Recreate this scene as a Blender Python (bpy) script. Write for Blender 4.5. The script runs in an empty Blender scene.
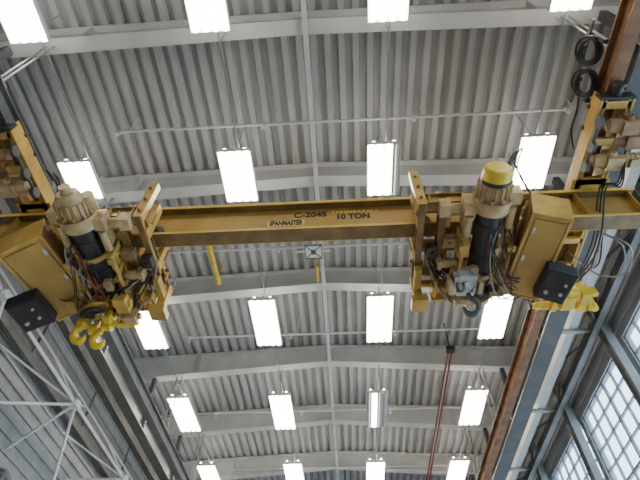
import bpy, math, random
from mathutils import Vector, Matrix
random.seed(4)
CZ=1.6   # camera height above the floor
col=bpy.context.scene.collection

# ---------------------------------------------------------------- materials
def mat(name,c1,c2=None,rough=.55,metal=0.,scale=3.,spread=.5,emit=None,estr=0,bump=0.,detail=6):
    m=bpy.data.materials.new(name); m.use_nodes=True
    nt=m.node_tree; b=nt.nodes['Principled BSDF']
    b.inputs['Roughness'].default_value=rough; b.inputs['Metallic'].default_value=metal
    if c2 is None: c2=tuple(x*.8 for x in c1)
    tc=nt.nodes.new('ShaderNodeTexCoord'); n=nt.nodes.new('ShaderNodeTexNoise')
    n.inputs['Scale'].default_value=scale; n.inputs['Detail'].default_value=detail
    r=nt.nodes.new('ShaderNodeValToRGB')
    r.color_ramp.elements[0].position=.5-spread*.35; r.color_ramp.elements[1].position=.5+spread*.35
    r.color_ramp.elements[0].color=(*c2,1); r.color_ramp.elements[1].color=(*c1,1)
    nt.links.new(tc.outputs['Object'],n.inputs['Vector']); nt.links.new(n.outputs['Fac'],r.inputs['Fac'])
    nt.links.new(r.outputs['Color'],b.inputs['Base Color'])
    if bump:
        bp=nt.nodes.new('ShaderNodeBump'); bp.inputs['Strength'].default_value=bump
        nt.links.new(n.outputs['Fac'],bp.inputs['Height']); nt.links.new(bp.outputs['Normal'],b.inputs['Normal'])
    if emit:
        b.inputs['Emission Color'].default_value=(*emit,1); b.inputs['Emission Strength'].default_value=estr
    return m
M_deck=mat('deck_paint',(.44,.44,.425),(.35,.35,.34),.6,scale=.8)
M_deckr=mat('deck_recess_shade',(.34,.34,.33),(.27,.27,.26),.6,scale=.8)  # darker colour stands in for shade inside the deck ribs
M_beam=mat('beam_paint',(.60,.60,.58),(.50,.50,.48),.5,scale=1.5)
M_wall=mat('wall_paint',(.40,.40,.395),(.30,.30,.295),.6,scale=.7)
M_lattice=mat('white_tube_paint',(.82,.82,.79),(.7,.7,.67),.5)
M_dark=mat('dark_steel',(.085,.085,.085),(.05,.05,.05),.55,.0,scale=2)
M_mid=mat('girder_grey_paint',(.15,.15,.15),(.09,.09,.09),.5,.0,scale=2)
M_grey=mat('grey_steel',(.36,.36,.355),(.25,.25,.247),.5,.0,scale=2)
M_rust=mat('rust_brown_steel',(.27,.13,.05),(.12,.055,.028),.6,.1,scale=3)
M_yel=mat('crane_mustard_paint',(.66,.42,.09),(.32,.20,.05),.32,scale=2.6,spread=.7,detail=10)
M_web=mat('girder_ochre_paint',(.54,.34,.085),(.32,.19,.05),.38,scale=1.6,spread=.8,detail=10)
M_edge=mat('flange_edge_paint',(.80,.55,.12),(.58,.38,.08),.35,scale=3)
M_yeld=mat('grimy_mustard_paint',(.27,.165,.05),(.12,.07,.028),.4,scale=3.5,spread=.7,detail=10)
M_yel2=mat('bright_yellow_paint',(.85,.6,.03),(.6,.39,.03),.35,scale=5)
M_tan=mat('tan_machine_paint',(.60,.44,.22),(.32,.22,.1),.42,scale=6,spread=.7)
M_brn=mat('brown_machine_paint',(.36,.22,.1),(.2,.12,.06),.5,scale=6)
M_blk=mat('black_enamel',(.02,.021,.024),(.012,.012,.014),.45,scale=5)
M_rub=mat('black_rubber',(.025,.025,.027),(.015,.015,.016),.65,scale=8)
M_chr=mat('worn_chrome',(.66,.66,.65),(.36,.36,.35),.3,.4,scale=8)
M_hook=mat('dark_forged_steel',(.16,.155,.15),(.08,.078,.075),.35,.5,scale=8)
M_rope=mat('wire_rope',(.35,.34,.32),(.2,.2,.19),.5,.6,scale=30)
M_red=mat('dark_red_pipe_paint',(.22,.03,.025),(.12,.02,.02),.5)
M_text=mat('dark_lettering_paint',(.02,.017,.015),(.012,.01,.01),.5)
M_pale=mat('label_yellow',(.72,.53,.22),(.62,.44,.17),.5)
M_orange=mat('yellow_orange_marking',(1,.72,.08),(.95,.66,.06),.5)
M_white=mat('fixture_white',(.86,.84,.8),(.8,.79,.75),.4)
M_floor=mat('concrete_floor',(.55,.535,.51),(.45,.44,.42),.7,scale=.6)
M_tube=mat('lit_tube',(.9,.9,.9),None,.5,emit=(1,.91,.76),estr=32)
M_tubeup=mat('added_uplight_glow',(.9,.9,.9),None,.5,emit=(1,.94,.84),estr=17)  # glow of the added uplights
M_tubeoff=mat('unlit_tube',(.75,.75,.73),None,.4)
M_frame=mat('window_frame_paint',(.24,.25,.26),(.18,.19,.2),.5)
def glass():
    m=bpy.data.materials.new('window_glass'); m.use_nodes=True; nt=m.node_tree
    for n in list(nt.nodes): nt.nodes.remove(n)
    o=nt.nodes.new('ShaderNodeOutputMaterial'); mx=nt.nodes.new('ShaderNodeMixShader'); mx.inputs[0].default_value=.05
    t=nt.nodes.new('ShaderNodeBsdfTransparent'); t.inputs[0].default_value=(.95,.98,1,1)
    g=nt.nodes.new('ShaderNodeBsdfGlossy'); g.inputs['Roughness'].default_value=.1
    nt.links.new(t.outputs[0],mx.inputs[1]); nt.links.new(g.outputs[0],mx.inputs[2]); nt.links.new(mx.outputs[0],o.inputs[0])
    return m
M_glass=glass()

# ---------------------------------------------------------------- mesh builder
class B:
    def __init__(s): s.v=[]; s.f=[]; s.m=[]; s.s=[]
    def add(s,vs,fs,m=0,sm=False):
        o=len(s.v); s.v+= [Vector(p) for p in vs]
        for f in fs: s.f.append([i+o for i in f]); s.m.append(m); s.s.append(sm)
        return s
    def box(s,c,d,m=0,R=None):
        c=Vector(c); hx,hy,hz=[x/2 for x in d]
        vs=[Vector((x*hx,y*hy,z*hz)) for x in(-1,1) for y in(-1,1) for z in(-1,1)]
        if R is not None: vs=[R@p for p in vs]
        return s.add([p+c for p in vs],[(0,1,3,2),(4,6,7,5),(0,4,5,1),(2,3,7,6),(0,2,6,4),(1,5,7,3)],m)
    def bb(s,x0,x1,y0,y1,z0,z1,m=0):
        return s.box(((x0+x1)/2,(y0+y1)/2,(z0+z1)/2),(x1-x0,y1-y0,z1-z0),m)
    def cyl(s,p0,p1,r,r2=None,seg=20,m=0):
        p0=Vector(p0);p1=Vector(p1); r2=r if r2 is None else r2
        d=(p1-p0).normalized(); a=d.orthogonal().normalized(); b=d.cross(a)
        vs=[]
        for p,rr in((p0,r),(p1,r2)):
            for i in range(seg):
                t=2*math.pi*i/seg; vs.append(p+a*math.cos(t)*rr+b*math.sin(t)*rr)
        s.add(vs,[(i,(i+1)%seg,seg+(i+1)%seg,seg+i) for i in range(seg)],m,True)
        s.add(vs[:seg],[tuple(range(seg))[::-1]],m); s.add(vs[seg:],[tuple(range(seg))],m)
        return s
    def tube(s,pts,r,seg=8,m=0,smooth=True,sub=6,closed=False):
        P=[Vector(p) for p in pts]
        if smooth and len(P)>2:
            Q=[]
            for i in range(len(P)-1):
                a=P[max(i-1,0)];b=P[i];c=P[i+1];d=P[min(i+2,len(P)-1)]
                for k in range(sub):
                    t=k/sub
                    Q.append(.5*((2*b)+(c-a)*t+(2*a-5*b+4*c-d)*t*t+(3*b-a-3*c+d)*t**3))
            Q.append(P[-1]); P=Q
        n=len(P); vs=[]; prev=None
        for i in range(n):
            d=(P[min(i+1,n-1)]-P[max(i-1,0)]).normalized()
            if prev is None: a=d.orthogonal().normalized()
            else:
                a=prev-d*prev.dot(d); a=a.normalized() if a.length>1e-5 else d.orthogonal().normalized()
            prev=a; b=d.cross(a)
            rr=r(i/(n-1)) if callable(r) else r
            for k in range(seg):
                t=2*math.pi*k/seg; vs.append(P[i]+a*math.cos(t)*rr+b*math.sin(t)*rr)
        fs=[(i*seg+k,i*seg+(k+1)%seg,(i+1)*seg+(k+1)%seg,(i+1)*seg+k) for i in range(n-1) for k in range(seg)]
        s.add(vs,fs,m,True); s.add(vs[:seg],[tuple(range(seg))[::-1]],m); s.add(vs[-seg:],[tuple(range(seg))],m)
        return s
    def ring(s,c,axis,R,r,m=0,n=28,seg=8):
        c=Vector(c); d=Vector(axis).normalized(); a=d.orthogonal().normalized(); b=d.cross(a); vs=[]
        for i in range(n):
            t=2*math.pi*i/n; o=a*math.cos(t)+b*math.sin(t)
            for k in range(seg):
                q=2*math.pi*k/seg; vs.append(c+o*(R+r*math.cos(q))+d*r*math.sin(q))
        s.add(vs,[(i*seg+k,((i+1)%n)*seg+k,((i+1)%n)*seg+(k+1)%seg,i*seg+(k+1)%seg) for i in range(n) for k in range(seg)],m,True)
        return s
    def xf(s,c,R,start=0):
        c=Vector(c); s.v=s.v[:start]+[c+R@(v-c) for v in s.v[start:]]; return s
    def obj(s,name,mats,parent=None,bevel=0,label=None,category=None,group=None,kind=None):
        if not isinstance(mats,(list,tuple)): mats=[mats]
        if parent is not None: o0=parent.location.copy()
        else:
            lo=Vector([min(v[i] for v in s.v) for i in range(3)]); hi=Vector([max(v[i] for v in s.v) for i in range(3)])
            o0=(lo+hi)/2
        me=bpy.data.meshes.new(name); me.from_pydata([v-o0 for v in s.v],[],s.f)
        for m in mats: me.materials.append(m)
        for p,mi,sm in zip(me.polygons,s.m,s.s): p.material_index=mi; p.use_smooth=sm
        me.update()
        ob=bpy.data.objects.new(name,me); col.objects.link(ob)
        if parent is not None: ob.parent=parent
        else: ob.location=o0
        if bevel:
            bv=ob.modifiers.new('bevel','BEVEL'); bv.width=bevel; bv.segments=2; bv.limit_method='ANGLE'; bv.angle_limit=.9
        if label: ob['label']=label
        if category: ob['category']=category
        if group: ob['group']=group
        if kind: ob['kind']=kind
        return ob
def empty(name,loc,label,category,group=None):
    e=bpy.data.objects.new(name,None); e.location=loc; e.empty_display_size=.2; col.objects.link(e)
    e['label']=label; e['category']=category
    if group: e['group']=group
    return e
def text_part(body,size,loc,parent,name='lettering',sx=1,off=.004):
    cu=bpy.data.curves.new(name,'FONT'); cu.body=body; cu.size=size; cu.align_x='CENTER'; cu.align_y='CENTER'
    cu.extrude=.002; cu.offset=off
    t=bpy.data.objects.new(name,cu); col.objects.link(t)
    bpy.context.view_layer.update()
    dg=bpy.context.evaluated_depsgraph_get(); me=bpy.data.meshes.new_from_object(t.evaluated_get(dg))
    bpy.data.objects.remove(t); me.materials.clear(); me.materials.append(M_text)
    R=Matrix.Translation(Vector(loc)-parent.location)@Matrix.Rotation(math.pi/2,4,'X')@Matrix.Diagonal((sx,1,1,1))
    me.transform(R)
    o=bpy.data.objects.new(name,me); col.objects.link(o); o.parent=parent
    o['label']='painted dark '+('letters' if body[0]=='S' else 'letters and numbers')+' on the girder web'
    return o

# ---------------------------------------------------------------- room shell
XL,XR=-8.0,6.4; Y0,Y1=-7.0,27.0; RIDGE=-.5
def roofz(x): return 11.45+.34*(1-abs(x-RIDGE)/7)
def beamlo(x): return -.66-.16*min(1,abs(x-RIDGE)/6)     # haunched: deeper towards the runways
def beambot(x): return roofz(x)+beamlo(x)
b=B(); prof=[]; x=XL; pitch=.29
while x<XR:
    for dx,dz in((0,0),(.12,0),(.15,.1),(.26,.1)):
        prof.append((x+dx,dz))
    x+=pitch
vs=[]
for (px,dz) in prof:
    z=roofz(px)+dz
    vs+= [(px,Y0,z),(px,Y1,z)]
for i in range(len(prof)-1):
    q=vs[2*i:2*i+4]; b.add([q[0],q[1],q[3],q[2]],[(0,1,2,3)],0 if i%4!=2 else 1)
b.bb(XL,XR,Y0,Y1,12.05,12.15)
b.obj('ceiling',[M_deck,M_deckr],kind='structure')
B().bb(XL,XR,Y0,Y1,-.1,0).obj('floor',M_floor,kind='structure')
b=B(); b.bb(XL,XR,Y1,Y1+.2,0,12)
for i in range(40): b.bb(XL+.1+i*.36,XL+.22+i*.36,Y1-.05,Y1,0,11.4)
b.obj('wall_back',M_wall,kind='structure')
b=B(); b.bb(XL,XR,Y0-.2,Y0,0,12)
for i in range(40): b.bb(XL+.1+i*.36,XL+.22+i*.36,Y0,Y0+.05,0,11.4)
b.obj('wall_front',M_wall,kind='structure')
b=B(); b.bb(XL-.2,XL,Y0,Y1,0,12)
for i in range(38): b.bb(XL,XL+.05,Y0,Y1,.3+i*.3,.42+i*.3)
b.obj('wall_left',mat('left_wall_paint',(.36,.36,.355),(.28,.28,.275),.6),kind='structure')
BEAMY=[-4.32+3.36*k for k in range(9)]
WZ0,WZ1=3.0,9.0
b=B(); b.bb(XR,XR+.2,Y0,Y1,0,WZ0); b.bb(XR,XR+.2,Y0,Y1,WZ1,12)
edges=[Y0]+BEAMY+[Y1]
for y in BEAMY: b.bb(XR,XR+.2,y-.1,y+.1,WZ0,WZ1)
for i in range(8): b.bb(XR-.05,XR,Y0,Y1,WZ1+.2+i*.3,WZ1+.32+i*.3)
b.obj('wall_right',M_wall,kind='structure')
n=1
for i in range(len(edges)-1):
    ya,yb=edges[i]+.1,edges[i+1]-.1
    if yb-ya<1: continue
    b=B(); b.bb(XR+.09,XR+.1,ya,yb,WZ0,WZ1,1)
    cols=max(2,round((yb-ya)/.5)); rows=12
    for k in range(cols+1):
        y=ya+(yb-ya)*k/cols; w=.028 if k in(0,cols,cols//2) else .014
        b.bb(XR+.05,XR+.12,y-w,y+w,WZ0,WZ1)
    for k in range(rows+1):
        z=WZ0+(WZ1-WZ0)*k/rows; w=.028 if k in(0,rows,4,8) else .014
        b.bb(XR+.05,XR+.12,ya,yb,z-w,z+w)
    b.obj('window_%d'%n,[M_frame,M_glass],kind='structure'); n+=1

# ---------------------------------------------------------------- roof steel
for k,y in enumerate(BEAMY):
    b=B()
    xs=[XL+.02,-6.5,RIDGE,5.5,XR-.06]
    for xa,xb in zip(xs[:-1],xs[1:]):
        za,zb=roofz(xa),roofz(xb); la,lb=beamlo(xa),beamlo(xb)
        def prism(y0,y1,loa,hia,lob,hib):
            b.add([(xa,y0,za+loa),(xa,y1,za+loa),(xa,y1,za+hia),(xa,y0,za+hia),(xb,y0,zb+lob),(xb,y1,zb+lob),(xb,y1,zb+hib),(xb,y0,zb+hib)],
                  [(0,1,2,3),(7,6,5,4),(0,4,5,1),(1,5,6,2),(2,6,7,3),(3,7,4,0)])
        prism(y-.14,y+.14,la,la+.03,lb,lb+.03); prism(y-.012,y+.012,la+.03,-.04,lb+.03,-.04); prism(y-.13,y+.13,-.04,-.012,-.04,-.012)
    for x in(RIDGE,-4.7,3.7):
        b.bb(x-.015,x+.015,y-.12,y+.12,beambot(x)+.02,roofz(x)-.03)
    b.obj('roof_beam',M_beam,label='pale painted steel I-beam spanning under the corrugated roof deck',category='beam',group='roof beams')
b=B()
b.bb(RIDGE-.05,RIDGE+.05,Y0+.2,Y1-.2,beambot(RIDGE)-.1,beambot(RIDGE)-.005)
b.obj('ridge_strut',M_beam,label='long pale steel strut fixed under the roof beams at the ridge',category='beam')

def sprinkler(y,z,xa,xb):
    b=B(); b.cyl((xa,y,z),(xb,y,z),.03,seg=10)
    x=xa
    while x<=xb+.01:
        b.cyl((x-.05,y,z),(x+.05,y,z),.05,seg=10); b.cyl((x,y,z-.12),(x,y,z),.02,seg=8); b.cyl((x,y,z-.14),(x,y,z-.12),.045,seg=10)
        b.cyl((x+.2,y,z),(x+.2,y,roofz(x+.2)+.005),.01,seg=6)
        x+=(xb-xa)/3
    b.obj('sprinkler_pipe',M_beam,label='thin pale sprinkler pipe with small heads under the roof deck',category='pipe',group='sprinkler pipes')
for y,xa,xb in((4.25,-4.6,4.7),(7.6,-4.6,4.5),(10.9,-4.6,4.5),(14.9,-4.6,4.5),(18.9,-4.6,4.5)): sprinkler(y,11.0,xa,xb)

b=B(); XP=3.0; zp=10.6
for dx in(0,.1): b.cyl((XP+dx,11.35,zp),(XP+dx,24,zp),.03,seg=10)
b.box((XP+.05,11.3,zp),(.24,.2,.12),1); b.cyl((XP+.05,11.3,zp),(XP+.05,11.3,11.6),.015,seg=8,m=1)
b.obj('fire_pipe',[M_red,M_blk],label='pair of dark red pipes with black end fitting under roof',category='pipe')

b=B(); z=10.5; cx,cy=-.66,7.33
b.box((cx,cy,z),(.4,.4,.05),0)
for a in(45,135): b.box((cx,cy,z-.03),(.5,.022,.014),1,Matrix.Rotation(math.radians(a),3,'Z'))
b.cyl((cx,cy,z-.06),(cx,cy,z-.02),.06,m=1)
for dx,dy,w,l in((-.2,0,.02,.42),(.2,0,.02,.42),(0,-.2,.42,.02),(0,.2,.42,.02)): b.box((cx+dx,cy+dy,z-.02),(w,l,.04),1)
for dx in(-.3,.3): b.box((cx+dx,cy,z),(.22,.03,.03),0)
b.cyl((cx,cy,z),(cx,cy,roofz(cx)+.005),.02,seg=8)
b.obj('ceiling_box',[M_white,M_mid],label='pale square box with crossed brackets hung near the ridge strut',category='junction box')
for (x,ya,yb,z,r) in((-3.0,6.7,7.9,10.1,.06),(-.62,7.9,8.4,10.6,.035)):
    b=B(); b.cyl((x,ya,z),(x,yb,z),r,seg=12)
    for y in(ya+.1,yb-.1): b.cyl((x,y,z),(x,y,roofz(x)+.005),.012,seg=6); b.cyl((x,y-.03,z),(x,y+.03,z),r*1.25,seg=12)
    b.obj('gas_pipe',M_yel2,label='short bright yellow pipe hung below the roof deck',category='pipe',group='yellow pipes')

# ---------------------------------------------------------------- light fixtures
COLX=[-5.2,-2.05,.93,3.9]
FZ=8.5+CZ
def fixture_template(L,lit):
    W=.68; parts=[]
    b=B(); b.bb(-W/2,W/2,-L/2,L/2,.10,.125)
    b.bb(-W/2,-W/2+.012,-L/2,L/2,.03,.10); b.bb(W/2-.012,W/2,-L/2,L/2,.03,.10)
    b.bb(-W/2,W/2,-L/2,-L/2+.012,.03,.10); b.bb(-W/2,W/2,L/2-.012,L/2,.03,.10)
    b.bb(-.09,.09,-L/2+.1,L/2-.1,.125,.19)
    parts.append(('housing',b,M_white,None))
    b=B()
    for i in range(1,4):
        x=-W/2+W*i/4; b.add([(x-.03,-L/2+.03,.10),(x,-L/2+.03,.04),(x+.03,-L/2+.03,.10),(x-.03,L/2-.03,.10),(x,L/2-.03,.04),(x+.03,L/2-.03,.10)],[(0,1,4,3),(1,2,5,4)])
    parts.append(('reflector',b,M_white,None))
    for i in range(4):
        x=-W/2+W*(i+.5)/4; b=B(); b.cyl((x,-L/2+.015,.055),(x,L/2-.015,.055),.04,seg=12)
        parts.append(('tube',b,M_tube if lit[i] else M_tubeoff,'lit fluorescent tube' if lit[i] else 'unlit fluorescent tube'))
    for x in(-.2,.2):  # added upward tubes that brighten the roof deck
        b=B(); b.cyl((x,-L/2+.05,.16),(x,L/2-.05,.16),.024,seg=10); b.box((x,-L/2+.03,.15),(.06,.04,.05)); b.box((x,L/2-.03,.15),(.06,.04,.05))
        parts.append(('added_uplight',b,M_tubeup,'added tube on top of the housing to brighten the deck'))
    for y in(-L*.38,L*.38):
        b=B(); b.cyl((0,y,.18),(0,y,1.4),.008,seg=6); b.box((0,y,.2),(.06,.03,.05))
        parts.append(('hanger',b,M_grey,None))
    return parts
fixture_meshes={}
def fixture(x,y,L,lit=(1,1,1,1),label='bright white fluorescent high-bay fixture hanging below the roof deck'):
    key=(L,lit); root=empty('light_fixture',(x,y,FZ),label,'ceiling light','hanging roof lights')
    if key not in fixture_meshes:
        lst=[]
        for nm,b,m,lb in fixture_template(L,lit):
            o=b.obj(nm,m,parent=root,label=lb)
            o.data.transform(Matrix.Translation(root.location))
            lst.append(o)
        fixture_meshes[key]=lst
    else:
        for p in fixture_meshes[key]:
            q=p.copy(); q.parent=root; col.objects.link(q)
ROWS=[(1.55,1.2),(4.98,1.2),(9.43,1.75),(13.6,1.9),(17.8,1.9)]
for r,(y,L) in enumerate(ROWS):
    for c,x in enumerate(COLX):
        if r==3 and c==2: fixture(x,y,L,(0,1,0,0),'fluorescent high-bay fixture with only part of its tubes lit')
        elif r==1 and c==2: fixture(x,y,L,(1,1,1,0),'fluorescent high-bay fixture with one tube unlit')
        elif r==1 and c==0: fixture(-5.33,4.9,.9,(1,1,1,1),'shorter square fluorescent high-bay fixture hanging below the roof deck')
        else: fixture(x,y,L)
for x in COLX:
    b=B(); b.cyl((x+.06,Y0+1,FZ+.32),(x+.06,21.5,FZ+.32),.018,seg=8)
    for y in BEAMY[1:8]: b.cyl((x+.06,y,FZ+.32),(x+.06,y,beambot(x+.06)-.001),.01,seg=6)
    for y,L in ROWS: b.box((x+.06,y,FZ+.3),(.1,.1,.1))
    b.obj('conduit',M_grey,label='thin grey electrical conduit running along a line of roof lights',category='conduit',group='lighting conduits')

# ---------------------------------------------------------------- runways
def runway(x,m,lab,zb=8.6,hw=.1,H=.36):
    root=empty('crane_runway',(x,10,zb),lab,'crane runway','crane runways')
    b=B(); ya,yb=Y0+.3,Y1-.1
    b.bb(x-hw,x+hw,ya,yb,zb,zb+.03); b.bb(x-.015,x+.015,ya,yb,zb+.03,zb+H-.03); b.bb(x-hw,x+hw,ya,yb,zb+H-.03,zb+H)
    b.obj('rail_beam',m,root)
    for k,y in enumerate(BEAMY):
        if k==4: continue
        h=B(); h.cyl((x-.07,y,zb+H),(x-.07,y,beambot(x)),.018,seg=8); h.cyl((x+.07,y,zb+H),(x+.07,y,beambot(x)),.018,seg=8)
        h.bb(x-.1,x+.1,y-.1,y+.1,zb+H,zb+H+.03)
        h.obj('hanger',M_grey,root)
XRW,XLW=4.13,-5.25
runway(XRW,M_rust,'rusty brown I-beam crane runway hung from the roof beams')
runway(XLW,M_mid,'dark grey I-beam crane runway hung from the roof beams')
for x,w,mm in((4.75,.42,M_dark),(-6.0,.3,M_mid)):
    b=B(); ya,yb=Y0+.4,Y1-.2; z=8.95
    b.bb(x-w/2,x+w/2,ya,yb,z,z+.04); b.bb(x-.02,x+.02,ya,yb,z+.04,z+.5); b.bb(x-w/2,x+w/2,ya,yb,z+.5,z+.54)
    for y in BEAMY: b.bb(x-w/2+.02,x+w/2-.02,y-.015,y+.015,z+.04,z+.5); b.bb(x-.06,x+.06,y-.08,y+.08,z+.54,beambot(x)-.008)
    b.obj('support_girder',mm,label='dark steel plate girder running beside the crane runway',category='beam',group='support girders')
for s in(1,-1):
    for k,y in enumerate(BEAMY):
        if s<0 and 0<y<15: continue
        x=6.15 if s>0 else -6.05
        zt=beambot(x)-.01 if s>0 else 8.94
        b=B(); w=.1
        b.bb(x-w,x+w,y-.13,y-.10,0,zt); b.bb(x-w,x+w,y+.10,y+.13,0,zt); b.bb(x-.012,x+.012,y-.10,y+.10,0,zt)
        b.bb(x-.2,x+.2,y-.22,y+.22,0,.04)
        if s>0: b.box((5.55,y,9.3),(1.0,.1,.08))
        b.obj('steel_column',M_grey,label='grey steel H-column standing in the hall beside the wall',category='column',group='wall columns')
for x,z,hh in((5.45,9.35,.34),(5.75,9.9,.22)):
    b=B(); b.bb(x-.1,x+.1,Y0+.4,Y1-.2,z,z+.03); b.bb(x-.1,x-.07,Y0+.4,Y1-.2,z+.03,z+hh); b.bb(x-.1,x+.1,Y0+.4,Y1-.2,z+hh,z+hh+.03)
    for y in BEAMY: b.bb(x-.07,x+.08,y-.02,y+.02,z+.03,z+hh); b.bb(x-.04,x+.04,y-.04,y+.04,z+hh+.03,beambot(x)-.005)
    b.obj('steel_channel',M_beam,label='pale steel channel running along above the windows',category='beam',group='pale wall channels')
b=B()
b.box((5.85,10,9.15),(.14,33,.05)); b.box((5.85,10,9.24),(.04,33,.16))
for y in BEAMY[:-1]:
    b.cyl((5.85,y+.2,9.2),(5.6,y+1.6,9.6),.035,seg=8); b.cyl((5.85,y+3.1,9.2),(5.6,y+1.7,9.6),.035,seg=8)
b.obj('wall_girt',M_mid,label='dark steel girt with knee braces above the windows',category='beam')
b=B()
for i in range(4): b.cyl((6.3,Y0+.5,9.5+i*.12),(6.3,Y1-.2,9.5+i*.12),.025,seg=8)
for y in BEAMY: b.box((6.3,y+.4,9.68),(.08,.05,.5))
b.obj('conduit_bank',M_beam,label='bank of pale parallel conduits clipped to the wall',category='conduit')

# slender tubes fanning from a few joints
b=B(); ys=[6.2,9.85,13.6,17.4,21.2]
b.cyl((-6.5,5.4,8.15),(-6.5,21.2,8.15),.04,seg=10)
b.cyl((-6.9,5.4,8.8),(-6.9,21.2,8.8),.03,seg=10)
for i,y in enumerate(ys):
    c=Vector((-6.5,y,8.15)); b.box(c,(.16,.22,.16)); b.cyl(c+Vector((0,-.16,0)),c+Vector((0,.16,0)),.08)
    for e,r in(((-7.92,y-.5,7.9),.04),((-7.92,y+.4,7.3),.035),((-7.2,y+1.7,6.6),.035),((-7.92,y-1.6,8.7),.03),((-6.9,y+1.1,8.8),.03),((-6.9,y-1.0,8.8),.03),((-7.4,y-1.9,7.0),.03)):
        b.cyl(c,e,r,seg=8)
b.obj('tube_lattice',M_lattice,label='slender white steel tubes fanning from joints beside the ribbed wall',category='truss')
for x,z,w in((-7.0,9.6,.22),(-7.75,8.9,.12)):
    b=B(); b.bb(x-w/2,x+w/2,Y0+.4,Y1-.2,z,z+.03); b.bb(x-w/2,x-w/2+.02,Y0+.4,Y1-.2,z+.03,z+.22); b.bb(x+w/2-.02,x+w/2,Y0+.4,Y1-.2,z+.03,z+.22)
    for y in BEAMY:
        b.cyl((x,y,z+.03),(x,y,beambot(x)),.03,seg=8)
    b.obj('steel_channel',M_mid,label='dark steel channel running high along the ribbed wall',category='beam',group='steel channels')
fan=empty('wall_fan',(-7.9,10.3,6.3),'round dark exhaust fan with wire guard on the ribbed wall','fan')
b=B(); b.ring((-7.75,10.3,6.3),(1,0,0),.55,.06); b.box((-7.88,10.3,6.3),(.12,1.25,1.25)); b.obj('housing',M_grey,fan)
b=B()
for k in range(6):
    R=Matrix.Rotation(k*math.pi/3,3,'X'); b.box(Vector((-7.76,10.3,6.3))+R@Vector((0,0,.28)),(.02,.2,.42),0,R@Matrix.Rotation(.4,3,'Z'))
b.cyl((-7.83,10.3,6.3),(-7.7,10.3,6.3),.1); b.obj('blades',M_dark,fan)
b=B()
for r in(.15,.28,.41,.52): b.ring((-7.68,10.3,6.3),(1,0,0),r,.008,seg=5)
for k in range(4):
    R=Matrix.Rotation(k*math.pi/4,3,'X'); b.box((-7.68,10.3,6.3),(.012,.012,1.1),0,R)
b.obj('guard',M_grey,fan)

# ---------------------------------------------------------------- bridge crane
GY=4.66; GZ0=7.68; GZ1=8.4
crane=empty('bridge_crane',(-.5,GY,GZ0),'mustard single-girder overhead bridge crane hung under two runways','crane')
b=B(); xa,xb=-5.9,4.85; hw=.13
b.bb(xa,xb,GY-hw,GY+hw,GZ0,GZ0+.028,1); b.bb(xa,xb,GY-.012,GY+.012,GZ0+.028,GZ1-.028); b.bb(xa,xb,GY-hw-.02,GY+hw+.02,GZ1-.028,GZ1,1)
b.bb(xa,xb,GY-hw-.035,GY-hw-.02,GZ1-.06,GZ1,2)
b.bb(xa,xb,GY-hw-.006,GY-hw,GZ0-.004,GZ0+.045,2); b.bb(xa,xb,GY+hw,GY+hw+.006,GZ0-.006,GZ0+.03,2)
for x in(-5.6,-4.9,3.9,4.75):
    b.bb(x-.01,x+.01,GY-hw+.01,GY+hw-.01,GZ0+.028,GZ1-.028)
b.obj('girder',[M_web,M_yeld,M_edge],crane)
yt=GY-.016
text_part('C-2045',.185,(-.49,yt,8.2),crane,sx=1.0,off=.006)
text_part('10 TON',.185,(.22,yt,8.11),crane,sx=.88,off=.009)
b=B(); b.bb(-1.2,-.58,yt-.002,yt,7.91,8.07); b.obj('name_plate',M_pale,crane,label='yellow name plate on the girder web')
text_part('SPANMASTER',.17,(-.89,yt-.004,7.99),crane,sx=.53,off=.008)
b=B(); rr=random.Random(3); x=-.13
while x<.62:
    w_=rr.uniform(.03,.06)
    b.bb(x,x+w_,yt-.004,yt,8.23,8.275); x+=w_+rr.choice((.012,.012,.03))
b.obj('stripe',M_orange,crane,label='thin broken yellow-orange painted stripe')
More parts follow.
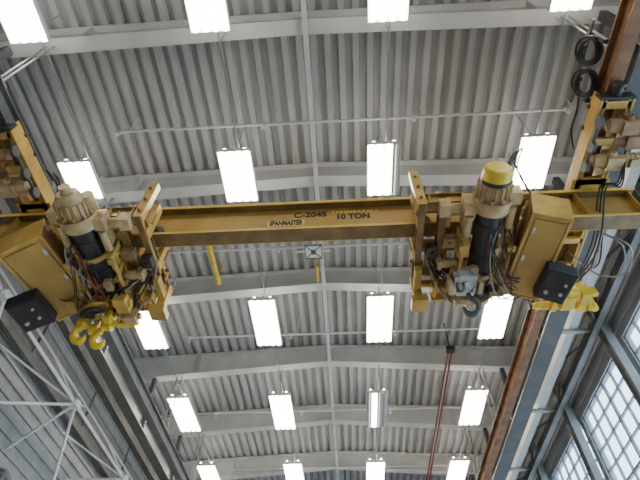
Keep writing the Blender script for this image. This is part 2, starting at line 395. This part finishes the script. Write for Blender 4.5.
def end_truck(x,s,zb=8.6):
    b=B(); y0,y1=2.95,6.3
    for dx in(-.2,.2):
        b.bb(x+dx-.015,x+dx+.015,y0,y1,zb-.2,zb+.14)
        b.bb(x+dx-.05,x+dx+.05,y0,y1,zb-.2,zb-.18)
    for y in(y0+.1,y0+.7,GY-.3,GY+.3,y1-.7,y1-.1): b.bb(x-.2,x+.2,y-.06,y+.06,zb-.2,zb-.12)
    et=b.obj('end_truck',M_yel,crane,bevel=.006,label='yellow end truck riding on the runway flange')
    def sub(bb,name,m,lb=None):
        o=bb.obj(name,m,crane,label=lb); o.parent=et; return o
    for y in(y0+.25,y0+.6,y1-.6,y1-.25):
        for dx in(-1,1):
            w=B(); w.cyl((x+dx*.05,y,zb+.13),(x+dx*.11,y,zb+.13),.1,seg=20); w.cyl((x+dx*.11,y,zb+.13),(x+dx*.25,y,zb+.13),.035,seg=12)
            sub(w,'wheel',M_dark)
    for y in(y0,y1):
        d=-1 if y==y0 else 1
        w=B(); w.cyl((x,y,zb-.1),(x,y+d*.16,zb-.1),.07,seg=16); w.cyl((x,y+d*.16,zb-.1),(x,y+d*.2,zb-.1),.1,seg=16); w.box((x,y,zb-.1),(.5,.04,.2))
        sub(w,'bumper',M_blk)
    for q,(ox,oy,oz,mm) in enumerate(((.16,.35,-.36,M_brn),(.12,.95,-.34,M_tan),(.42,.7,-.15,M_brn))):
        w=B(); c=Vector((x+s*ox,y0+oy,zb+oz))
        w.box(c,(.24,.2,.26)); w.cyl(c+Vector((s*.1,0,0)),c+Vector((s*.42,0,0)),.11); w.cyl(c+Vector((s*.42,0,0)),c+Vector((s*.47,0,0)),.09)
        w.cyl(c+Vector((-s*.28,0,.02)),c+Vector((-s*.1,0,.02)),.09,.12)
        for k in range(4): w.ring(c+Vector((s*(.18+k*.07),0,0)),(1,0,0),.11,.012)
        w.box(c+Vector((0,0,.15)),(.16,.16,.16)); w.cyl(c+Vector((-.02,-.1,.02)),c+Vector((-.02,-.16,.02)),.08); w.box(c+Vector((s*.28,-.02,-.13)),(.14,.14,.06))
        for a in range(6): w.cyl(c+Vector((-.02+.06*math.cos(a),-.16,.02+.06*math.sin(a))),c+Vector((-.02+.06*math.cos(a),-.18,.02+.06*math.sin(a))),.012,seg=6)
        sub(w,'drive_motor',mm,'brown gearmotor bolted to the end truck')
    w=B(); w.cyl((x-s*.24,y0+.2,zb-.32),(x-s*.24,y0+1.15,zb-.32),.025)
    for yy in(.3,.7,1.05): w.cyl((x-s*.27,y0+yy,zb-.32),(x-s*.21,y0+yy,zb-.32),.09)
    sub(w,'drive_shaft',M_dark)
    w=B(); w.bb(x-.3,x+.3,GY-.35,GY+.35,GZ1,GZ1+.03); w.bb(x-.18,x+.18,GY-.3,GY-.27,GZ1+.03,zb-.12); w.bb(x-.18,x+.18,GY+.27,GY+.3,GZ1+.03,zb-.12)
    sub(w,'saddle',M_yel)
    if s<0: return
    yy=y1-.15; zz=zb-1.1
    w=B()
    for oy,r in((-.12,.085),(.14,.07)):
        w.cyl((x-s*.78,yy+oy,zz),(x-s*.1,yy+oy,zz),r); w.cyl((x-s*.86,yy+oy,zz),(x-s*.78,yy+oy,zz),r*.7)
        for k in range(3): w.ring((x-s*(.66-.18*k),yy+oy,zz),(1,0,0),r,.012)
    w.box((x-s*.02,yy,zz),(.16,.42,.22)); w.box((x-s*.5,yy,zz),(.08,.4,.2)); w.box((x-s*.0,yy,zz+.42),(.12,.16,.75))
    w.box((x-s*.28,yy+.02,zz-.08),(.2,.3,.05)); w.box((x+s*.12,yy+.1,zz),(.14,.1,.3)); w.box((x+s*.12,yy-.14,zz+.02),(.12,.08,.16)); w.cyl((x+s*.16,yy+.1,zz-.16),(x+s*.16,yy+.1,zz-.06),.06)
    sub(w,'bracket_assembly',M_yel2,'chunky yellow bracket and roller assembly')
    for oy in(-.12,.14):
        w=B(); w.cyl((x-s*.9,yy+oy,zz),(x-s*.86,yy+oy,zz),.06); sub(w,'end_cap',M_blk)
    w=B()
    for k in range(3):
        w.tube([(x+s*.3,y0+.8,zb-.3),(x+s*.2,y0+1.2,zb-.55-.06*k),(x+s*(.05+.05*k),GY-.3,zb-.4),(x-s*.05,GY+.4,zb-.85-.1*k),(x-s*.1,y1-.3,zb-.85)],.013,seg=6,m=0)
    sub(w,'cable',M_rub)
    for k in range(3):
        w=B(); w.tube([(x-s*.1,GY-.2,GZ0-.02),(x-s*(.15+.03*k),GY-.05,GZ0-.2-.05*k),(x-s*(.1+.05*k),GY+.5,GZ0-.35),(x-s*.05,GY+.9,GZ0-.1),(x-s*.05,y1-.3,zb-.85)],.014,seg=6)
        sub(w,'cable',M_rope if k==1 else M_rub)
    for k in range(2):
        w=B(); w.tube([(x+s*.0,GY+.2,GZ0),(x+s*(.25+.1*k),GY+.3,GZ0-.25),(x+s*(.35+.08*k),GY+.8,GZ0-.3),(x+s*.2,GY+1.1,GZ0),(x+s*.02,GY+1.2,zb-.2)],.013,seg=6)
        sub(w,'cable',M_rope)
end_truck(XRW,1); end_truck(XLW,-1)

# ---------------------------------------------------------------- hoist trolleys
def trolley(x0,s,lab,right):
    root=empty('hoist_trolley',(x0,GY,GZ0),lab,'hoist trolley','hoist trolleys')
    FO=-1.0 if right else -.86      # outer frame offset
    X=lambda d:x0+s*d
    rnd=random.Random(7 if right else 9)
    def bx(b,d0,d1,y0,y1,z0,z1,m=0):
        a,c=sorted((X(d0),X(d1))); b.bb(a,c,y0,y1,z0,z1,m)
    F=FO+.07
    b=B()
    for y in(4.02,5.30):
        bx(b,FO,.55,y-.015,y+.015,7.4,7.64); bx(b,FO,.55,y-.07,y+.07,7.62,7.64,1); bx(b,FO,.55,y-.07,y+.07,7.4,7.42,1)
    for d in(F,F+.31,.45):
        bx(b,d-.05,d+.05,3.94,5.6,7.34,7.36,1); bx(b,d-.01,d+.01,3.94,5.6,7.36,7.5); bx(b,d-.05,d+.05,3.94,5.6,7.5,7.52,1)
    for d in(F,F+.4):
        bx(b,d-.05,d+.05,4.25,4.42,7.4,8.15); bx(b,d-.05,d+.05,4.9,5.07,7.4,8.15)
    bx(b,F-.07,F+.07,3.94,4.06,7.36,8.3); bx(b,F-.07,F+.07,5.5,5.64,6.95,7.55); bx(b,F-.12,F+.13,5.44,5.7,6.9,7.03)
    bx(b,F-.05,F+.05,5.1,5.6,7.2,7.34)
    for y in(4.28,5.04): bx(b,FO,.5,y-.02,y+.02,7.62,7.9,1)
    for d in(F+.13,-.3,.2):
        bx(b,d-.01,d+.01,3.95,4.02,7.42,7.62); bx(b,d-.01,d+.01,5.3,5.37,7.42,7.62)
    bx(b,F,.2,5.42,5.5,7.24,7.34); bx(b,F+.23,F+.27,5.2,5.6,7.05,7.4); bx(b,-.4,-.36,5.2,5.6,7.05,7.4); bx(b,F+.2,-.34,5.56,5.6,7.02,7.2)
    for d,y,z in((F,3.93,8.1),(F,3.93,7.8),(F,3.93,7.5),(F,5.49,7.3),(-.6,5.29,7.5),(-.2,4.0,7.52),(.1,4.0,7.52)):
        b.cyl((X(d),y-.03,z),(X(d),y,z),.025,seg=8,m=1)
    b.obj('frame',[M_yel,M_yeld],root,bevel=.006)
    for d in(-.8,.3):
        for yy,sg in((GY-.08,-1),(GY+.08,1)):
            w=B(); w.cyl((X(d),yy-.03,GZ0+.14),(X(d),yy+.03,GZ0+.14),.105,seg=20); w.cyl((X(d),yy,GZ0+.14),(X(d),yy+sg*.32,GZ0+.14),.03,seg=10)
            w.obj('wheel',M_dark,root)
    zh=7.22
    b=B(); b.cyl((x0,3.95,zh),(x0,5.62,zh),.18,seg=32)
    for y in(4.2,4.75,5.3): b.ring((x0,y,zh),(0,1,0),.18,.012,n=32,seg=6)
    b.obj('drum',M_blk,root)
    for y in((5.12,) if right else (4.5,5.0,5.35)):
        b=B()
        for k in range(9):
            a=math.radians(200+k*17.5); b.box((x0+.205*math.cos(a),y,zh+.205*math.sin(a)),(.035,.07,.072),0,Matrix.Rotation(-a,3,'Y'))
        b.bb(x0-.25,x0-.19,y-.05,y+.05,zh-.08,zh+.3); b.bb(x0+.19,x0+.25,y-.05,y+.05,zh-.08,zh+.3)
        b.obj('drum_strap',M_yel,root,label='yellow strap around the drum')
    for d,yy0,yy1 in((-.36,4.45,5.35),(.33,4.5,5.4)):
        b=B(); bx(b,d-.012,d+.012,yy0,yy1,7.28,7.4); bx(b,d-.012,d+.012,yy0,yy1,7.0,7.08)
        for q in range(4):
            yq=yy0+(yy1-yy0)*q/3; bx(b,d-.014,d+.014,yq-.04,yq+.04,7.0,7.4)
        bx(b,d-.06,d+.06,yy1-.12,yy1,6.98,7.0); bx(b,d-.06,d+.06,yy0,yy0+.1,6.98,7.0)
        b.obj('side_plate',M_yel,root,bevel=.004)
    for (d,y,z,l,r,mm) in((-.52,4.95,7.2,.22,.075,M_tan),(-.56,5.42,7.14,.26,.07,M_yel),(-.25,5.58,6.98,.2,.055,M_tan),(.3,5.5,7.08,.2,.07,M_brn)):
        b=B(); b.cyl((X(d-l/2),y,z),(X(d+l/2),y,z),r); b.cyl((X(d+l/2),y,z),(X(d+l/2+.04),y,z),r*.7); b.box((X(d-l/2),y,z+.02),(.05,r*2.3,r*2.4)); b.box((X(d),y,z+r+.04),(.06,.08,.12))
        for q in range(3): b.ring((X(d-l*.25+q*l*.25),y,z),(1,0,0),r,.008,n=18,seg=5)
        b.obj('small_motor',mm,root,bevel=.004)
    b=B(); b.cyl((x0,3.8,zh),(x0,3.97,zh),.25,seg=32); b.cyl((x0,3.52,zh),(x0,3.8,zh),.205,seg=32); b.cyl((x0,3.76,zh),(x0,3.82,zh),.27,seg=32)
    for k in range(18):
        a=2*math.pi*k/18; b.box((x0+.21*math.cos(a),3.64,zh+.21*math.sin(a)),(.06,.22,.014),0,Matrix.Rotation(-a,3,'Y'))
    for k in range(10):
        a=2*math.pi*k/10; b.cyl((x0+.235*math.cos(a),3.7,zh+.235*math.sin(a)),(x0+.235*math.cos(a),3.76,zh+.235*math.sin(a)),.022,seg=8)
    b.box((X(.26),3.75,zh-.02),(.2,.2,.2)); b.box((X(-.3),3.92,zh+.05),(.16,.2,.28))
    b.box((x0,4.0,zh+.25),(.5,.1,.25)); b.box((X(-.28),4.2,zh+.1),(.14,.3,.2)); b.cyl((X(-.3),4.05,zh-.05),(X(-.3),4.4,zh-.05),.06); b.cyl((X(.27),3.9,zh-.08),(X(.27),4.25,zh-.08),.055)
    b.obj('motor',M_tan,root,bevel=.005)
    if right:
        b=B(); b.cyl((x0,3.46,zh),(x0,3.53,zh),.205,seg=28); b.obj('brake_ring',M_blk,root)
        b=B(); b.cyl((x0,3.34,zh),(x0,3.46,zh),.19,.2,seg=28); b.cyl((x0,3.3,zh),(x0,3.34,zh),.15,.19,seg=28); b.obj('motor_cap',M_yel2,root)
    else:
        b=B(); b.cyl((x0,3.4,zh),(x0,3.52,zh),.14,.19,seg=24); b.cyl((x0,3.3,zh),(x0,3.4,zh),.08,seg=16); b.cyl((X(-.2),3.5,zh+.1),(X(-.2),3.75,zh+.12),.09); b.obj('motor_cap',M_tan,root)
    b=B(); b.cyl((x0,5.62,zh),(x0,5.72,zh),.25,seg=28); b.box((x0,5.78,zh),(.3,.14,.3)); b.cyl((x0,5.85,zh),(x0,5.93,zh),.1); b.box((x0,5.66,zh+.2),(.36,.12,.2))
    b.obj('gearbox',M_tan,root,bevel=.01)
    d0,d1=(.5,.98) if right else (.46,1.08)
    cz0,cz1=6.92,7.42; yc0,yc1=(3.95,5.45) if right else (4.08,5.5)
    C=Vector((X((d0+d1)/2),(yc0+yc1)/2,(cz0+cz1)/2))
    R=Matrix.Rotation(s*math.radians(6 if right else 14),3,'Z')@Matrix.Rotation(s*math.radians(16 if right else 22),3,'Y')
    def cpart(fn,name,m,bev=0,lb=None):
        q=B(); fn(q); q.xf(C,R); return q.obj(name,m,root,bevel=bev,label=lb)
    def f_body(b):
        bx(b,d0,d1,yc0,yc1,cz0,cz1)
        for yy in(yc0,yc1): bx(b,d0-.025,d1+.025,yy-.02,yy+.02,cz0-.02,cz1+.02)
        bx(b,d0-.025,d0+.02,yc0,yc1,cz0-.025,cz0+.02); bx(b,d1-.02,d1+.025,yc0,yc1,cz0-.025,cz0+.02)
        bx(b,d0-.06,d0,yc0+.2,yc0+.35,cz1-.1,cz1); bx(b,d0-.06,d0,yc1-.4,yc1-.2,cz1-.1,cz1)
        bx(b,d0+.1,d0+.2,yc0+.4,yc0+.5,cz1,cz1+.1)
    cab=cpart(f_body,'cabinet',M_yel,.008)
    d=cpart(lambda b:bx(b,d0+.04,d1-.04,yc0+.07,yc1-.07,cz0-.025,cz0),'door',M_web,.006); d.parent=cab
    for y in(yc0+.25,yc0+.75,yc1-.25):
        h=cpart(lambda b:bx(b,d0+.05,d0+.09,y-.05,y+.05,cz0-.045,cz0-.025),'latch',M_chr); h.parent=cab
    h=cpart(lambda b:bx(b,d0-.03,d0-.025+.0,yc0+.05,yc1-.05,cz0+.04,cz1-.03),'side_panel',M_yeld,0,'dark side panel'); h.parent=cab  # inner cabinet side in a darker mustard
    b=B()
    if right: bc=Vector((X(.95),4.98,6.72)); bs=(.42,.56,.22)
    else: bc=Vector((X(.96),5.1,6.64)); bs=(.46,.56,.22)
    b.box(bc,bs); b.box(bc+Vector((0,0,-.12)),(bs[0]-.05,bs[1]-.05,.02)); b.box(bc+Vector((0,-.1,.16)),(.2,.2,.2))
    b.cyl(bc+Vector((-.1,.1,-.17)),bc+Vector((-.1,.1,-.13)),.03,seg=10,m=1); b.cyl(bc+Vector((.1,.08,-.16)),bc+Vector((.1,.08,-.13)),.025,seg=10,m=1); b.cyl(bc+Vector((.1,-.1,-.16)),bc+Vector((.1,-.1,-.13)),.02,seg=10,m=1)
    b.xf(bc,Matrix.Rotation(s*math.radians(10),3,'Z')@Matrix.Rotation(s*math.radians(18),3,'Y'))
    b.obj('control_box',[M_blk,M_chr],root,bevel=.01,label='black control box with small knobs')
    hx=x0-(.28 if right else .1); hy=5.14 if right else 5.36; hz=6.95 if right else 6.78
    for dx,dy in((-.06,-.1),(.06,-.1),(-.06,.1),(.06,.1)):
        r=B(); r.cyl((hx+dx,hy+dy,hz+.05),(hx+dx*1.4+.08,hy+dy,zh-.1),.009,seg=6); r.obj('rope',M_rope,root)
    if right:
        ax=Vector((-.15,.5,.85)).normalized()*-1; c=Vector((hx,hy,hz))
        e=Vector((1,0,0)); e=(e-ax*e.dot(ax)).normalized(); g=ax.cross(e)
        b=B(); b.cyl(c+ax*.04,c+ax*.07,.14,seg=28); b.cyl(c-ax*.12,c+ax*.12,.045)
        b.box((hx,hy,hz),(.34,.36,.13)); b.box((hx,hy+.12,hz-.06),(.26,.08,.14)); b.box((hx,hy-.18,hz+.02),(.22,.06,.2))
        for a in range(6):
            q=c+(e*math.cos(a*1.047)+g*math.sin(a*1.047))*.105; b.cyl(q-ax*.1,q+ax*.09,.016,seg=8)
        b.cyl((hx,hy+.05,hz-.18),(hx,hy+.05,hz-.06),.06)
        hb=b.obj('hook_block',M_chr,root,bevel=.008,label='compact grey steel hook block with bolted cover')
        b=B(); b.box(c+Vector((0,-.02,.14)),(.38,.28,.12)); b.box(c+Vector((-.22,.02,.0)),(.06,.22,.26)); b.box(c+Vector((.22,.02,.0)),(.06,.22,.26))
        o=b.obj('yoke',M_tan,root,bevel=.01); o.parent=hb
        b=B(); b.cyl(c+ax*.07,c+ax*.085,.06,seg=24); b.ring(c+ax*.06,ax,.14,.014,n=24)
        o=b.obj('sheave',M_dark,root); o.parent=hb
    else:
        ax=Vector((.35,.45,-.8)).normalized(); c=Vector((hx,hy,hz+.02))
        b=B(); b.cyl(c+ax*-.09,c+ax*-.06,.2,seg=26); b.cyl(c+ax*-.14,c+ax*.1,.05)
        b.box(c+Vector((.0,.0,.18)),(.3,.26,.14)); b.box(c+Vector((-.2,.1,-.02)),(.14,.16,.18)); b.box(c+Vector((.2,.16,0)),(.16,.18,.14))
        for a in range(7):
            e=ax.orthogonal().normalized(); g=ax.cross(e); q=c+(e*math.cos(a*.9)+g*math.sin(a*.9))*.15; b.cyl(q-ax*.1,q-ax*.04,.018,seg=6)
        hb=b.obj('hook_block',M_yel,root,bevel=.006,label='worn yellow hook block')
        c2=c+Vector((-.05,-.04,-.06))
        b=B(); b.cyl(c2-ax*.055,c2+ax*.03,.1,seg=26); b.ring(c2-ax*.01,ax,.13,.036,n=30); b.cyl(c2+ax*.03,c2+ax*.06,.04)
        o=b.obj('sheave',M_blk,root); o.parent=hb
        for (ox,oy,oz,r,l) in((.13,.22,-.06,.09,.14),(-.08,.26,-.1,.09,.14),(.2,.05,-.08,.07,.1),(-.24,.14,-.1,.08,.1)):
            b=B()
            b.cyl((hx+ox-l/2,hy+oy,hz+oz),(hx+ox+l/2,hy+oy,hz+oz),r,seg=20)
            b.cyl((hx+ox-l/2-.03,hy+oy,hz+oz),(hx+ox+l/2+.03,hy+oy,hz+oz),.025,seg=10); b.box((hx+ox,hy+oy,hz+oz+.1),(l*.5,.06,.14))
            o=b.obj('guide_roller',M_yel2,root,bevel=.008); o.parent=hb
        for (ox,oy,oz,sx,sy,sz,mm) in((.42,-.1,.1,.2,.3,.16,M_yel),(.5,.15,.05,.22,.14,.2,M_tan),(-.38,-.1,.12,.16,.24,.16,M_yel),(.34,.34,.08,.3,.1,.1,M_yel2),(-.3,.22,.0,.14,.14,.14,M_brn)):
            b=B(); b.box((hx+ox,hy+oy,hz+oz),(sx,sy,sz)); b.cyl((hx+ox-sx*.7,hy+oy,hz+oz),(hx+ox+sx*.7,hy+oy,hz+oz),min(sy,sz)*.38,seg=14); b.box((hx+ox,hy+oy,hz+oz+.18),(.05,.05,.3))
            b.obj('guide_bracket',mm,root,bevel=.008)
    for (ox,oy,mm,q,k0) in(((.03,.07,M_hook,.11,1.05),) if right else ((-.2,.1,M_yel2,.09,1.2),(.06,.22,M_yel2,.09,1.2))):
        b=B(); X0=hx+ox; Yh=hy+oy; zt=hz-.15 if right else hz-.1
        pts=[(X0,Yh,zt),(X0,Yh,zt-.12)]
        for k in range(11):
            a=math.radians(90-k*27); pts.append((X0+q*math.cos(a)*(1 if right else -1),Yh+.5*q*(1-math.sin(a)),zt-.12-q+q*math.sin(a)))
        b.tube(pts,lambda t:k0*(.034+.014*math.sin(t*math.pi)-.02*max(0,t-.85)/.15),seg=10,sub=3); o=b.obj('hook',mm,root); o.parent=hb
    b=B(); b.cyl((X(-.6),5.35,7.56),(X(-.15),5.35,7.56),.09); b.box((X(-.7),5.3,7.56),(.2,.26,.24)); b.cyl((X(-.15),5.35,7.56),(X(-.08),5.35,7.56),.07)
    for k in range(5): b.ring((X(-.5+k*.07),5.35,7.56),(1,0,0),.09,.01)
    b.obj('travel_motor',M_tan,root)
    b=B(); b.cyl((X(-.55),4.0,7.3),(X(-.2),4.0,7.3),.08); b.box((X(-.62),4.0,7.32),(.16,.2,.2)); b.cyl((X(-.2),4.0,7.3),(X(-.14),4.0,7.3),.06); b.obj('travel_motor',M_tan,root)
    for (d,y,z,sx,sy,sz,mm) in((-.45,4.15,7.52,.25,.14,.2,M_tan),(.25,5.5,7.5,.2,.2,.2,M_tan),(-.3,5.2,7.2,.16,.22,.18,M_brn),(-.75,4.75,7.28,.16,.2,.14,M_blk),(-.28,4.7,7.25,.14,.26,.16,M_yel),(.36,4.6,7.3,.14,.3,.14,M_brn),(-.5,4.6,7.3,.2,.18,.14,M_brn),(.3,4.35,7.25,.12,.16,.2,M_tan),(-.14,5.0,7.04,.12,.2,.1,M_tan)):
        b=B(); b.box((X(d),y,z),(sx,sy,sz)); b.cyl((X(d),y,z-sz/2-.03),(X(d),y,z-sz/2),.03,seg=8); b.box((X(d),y,z+sz/2+.02),(sx*.6,sy*.6,.05))
        b.obj('terminal_box',mm,root,bevel=.008)
    for (d,y,zt,zb_) in((-.12,5.65,7.2,6.75),(-.5,5.5,7.3,6.95)):
        b=B(); z=zt; k=0
        while z>zb_:
            b.ring((X(d),y,z),(1,0,0) if k%2 else (0,1,0),.02,.006,n=8,seg=5); z-=.035; k+=1
        b.obj('chain',M_chr,root)
    for k in range(9):
        a=(X(.2+rnd.uniform(0,.25)),4.0+rnd.uniform(-.1,.3),7.5); e=(X(.45+rnd.uniform(0,.4)),5.2+rnd.uniform(-.1,.3),6.95)
        c1=(X(.1+rnd.uniform(-.15,.3)),4.5+rnd.uniform(-.2,.2),6.97+rnd.uniform(-.03,.05)); c2=(X(.1+rnd.uniform(-.15,.3)),5.2+rnd.uniform(-.3,.4),6.9+rnd.uniform(-.08,.1))
        r=B(); r.tube([a,c1,c2,e],.012 if k%2 else .009,seg=6); r.obj('cable',[M_rub,M_rope,M_rub,M_red][k%4],root)
    for k in range(7):
        r=B(); r.tube([(X(-.85+.05*k),4.8+.1*k,7.4),(X(-.7+.08*k),5.2+rnd.uniform(-.2,.2),7.1-.04*k),(X(-.4),5.5+rnd.uniform(-.15,.15),7.0+.03*k),(X(-.15),5.6,7.3)],.012,seg=6); r.obj('cable',M_rub if k%3 else M_rope,root)
    for k in range(3):
        r=B(); r.tube([(X(.1),3.55,7.35),(X(.3+.08*k),3.4-.05*k,7.7),(X(.5),3.7,7.95-.08*k),(X(.75),4.1,7.5)],.012,seg=6); r.obj('cable',M_rub if k else M_rope,root)
trolley(2.13,1,'mustard hoist trolley with black drum, yellow motor cap, steel hook',True)
trolley(-3.78,-1,'mustard hoist trolley with tan motor, large cabinet, yellow hooks',False)

# coiled cable near the right runway
root=empty('cable_coil',(3.9,2.6,9.3),'tight coils of black cable hung on brackets beside the runway','cable')
b=B(); b.box((3.95,2.75,9.42),(.03,1.3,.1)); b.box((3.99,2.3,9.2),(.07,.06,.5)); b.box((3.99,3.2,9.2),(.07,.06,.5)); b.obj('bracket',M_dark,root)
for j,(y,z) in enumerate(((2.5,9.2),(2.95,9.05))):
    b=B()
    for k in range(5): b.ring((3.87+.02*k+.01*(k%2),y+.02*math.sin(k*2),z+.015*math.cos(k*3)),(1,.15*math.sin(k),.35),.2-.012*(k%3),.018,n=30)
    b.box((3.91,y,z+.22),(.06,.05,.12))
    b.obj('coil',M_rub,root)
b=B(); b.tube([(3.9,2.9,9.25),(3.85,3.3,8.95),(3.88,3.7,9.0),(3.9,3.95,8.8)],.014,seg=6); b.obj('cable_tail',M_rub,root)

root=empty('cable_reel',(-6.0,3.2,8.0),'dark round cable reel hung beside the end of the crane','cable reel')
b=B(); b.cyl((-6.2,3.2,8.2),(-6.15,3.2,8.2),.3,seg=28); b.cyl((-6.0,3.2,8.2),(-5.95,3.2,8.2),.3,seg=28); b.cyl((-6.2,3.2,8.2),(-5.95,3.2,8.2),.15)
b.obj('spool',M_dark,root)
b=B(); b.box((-6.07,3.2,8.7),(.25,.12,.48)); b.obj('bracket',M_yel,root)

# ---------------------------------------------------------------- world, camera
w=bpy.data.worlds.new('World'); bpy.context.scene.world=w; w.use_nodes=True
bg=w.node_tree.nodes['Background']; bg.inputs[0].default_value=(.66,.83,1,1); bg.inputs[1].default_value=5.2
cam=bpy.data.cameras.new('camera'); co=bpy.data.objects.new('camera',cam); col.objects.link(co)
cam.lens=27; cam.sensor_width=36; cam.clip_end=200
co.matrix_world=Matrix(((.9983,.0399,.0428,0),(.0579,-.7846,-.6174,0),(.0090,.6188,-.7856,CZ),(0,0,0,1)))
bpy.context.scene.camera=co
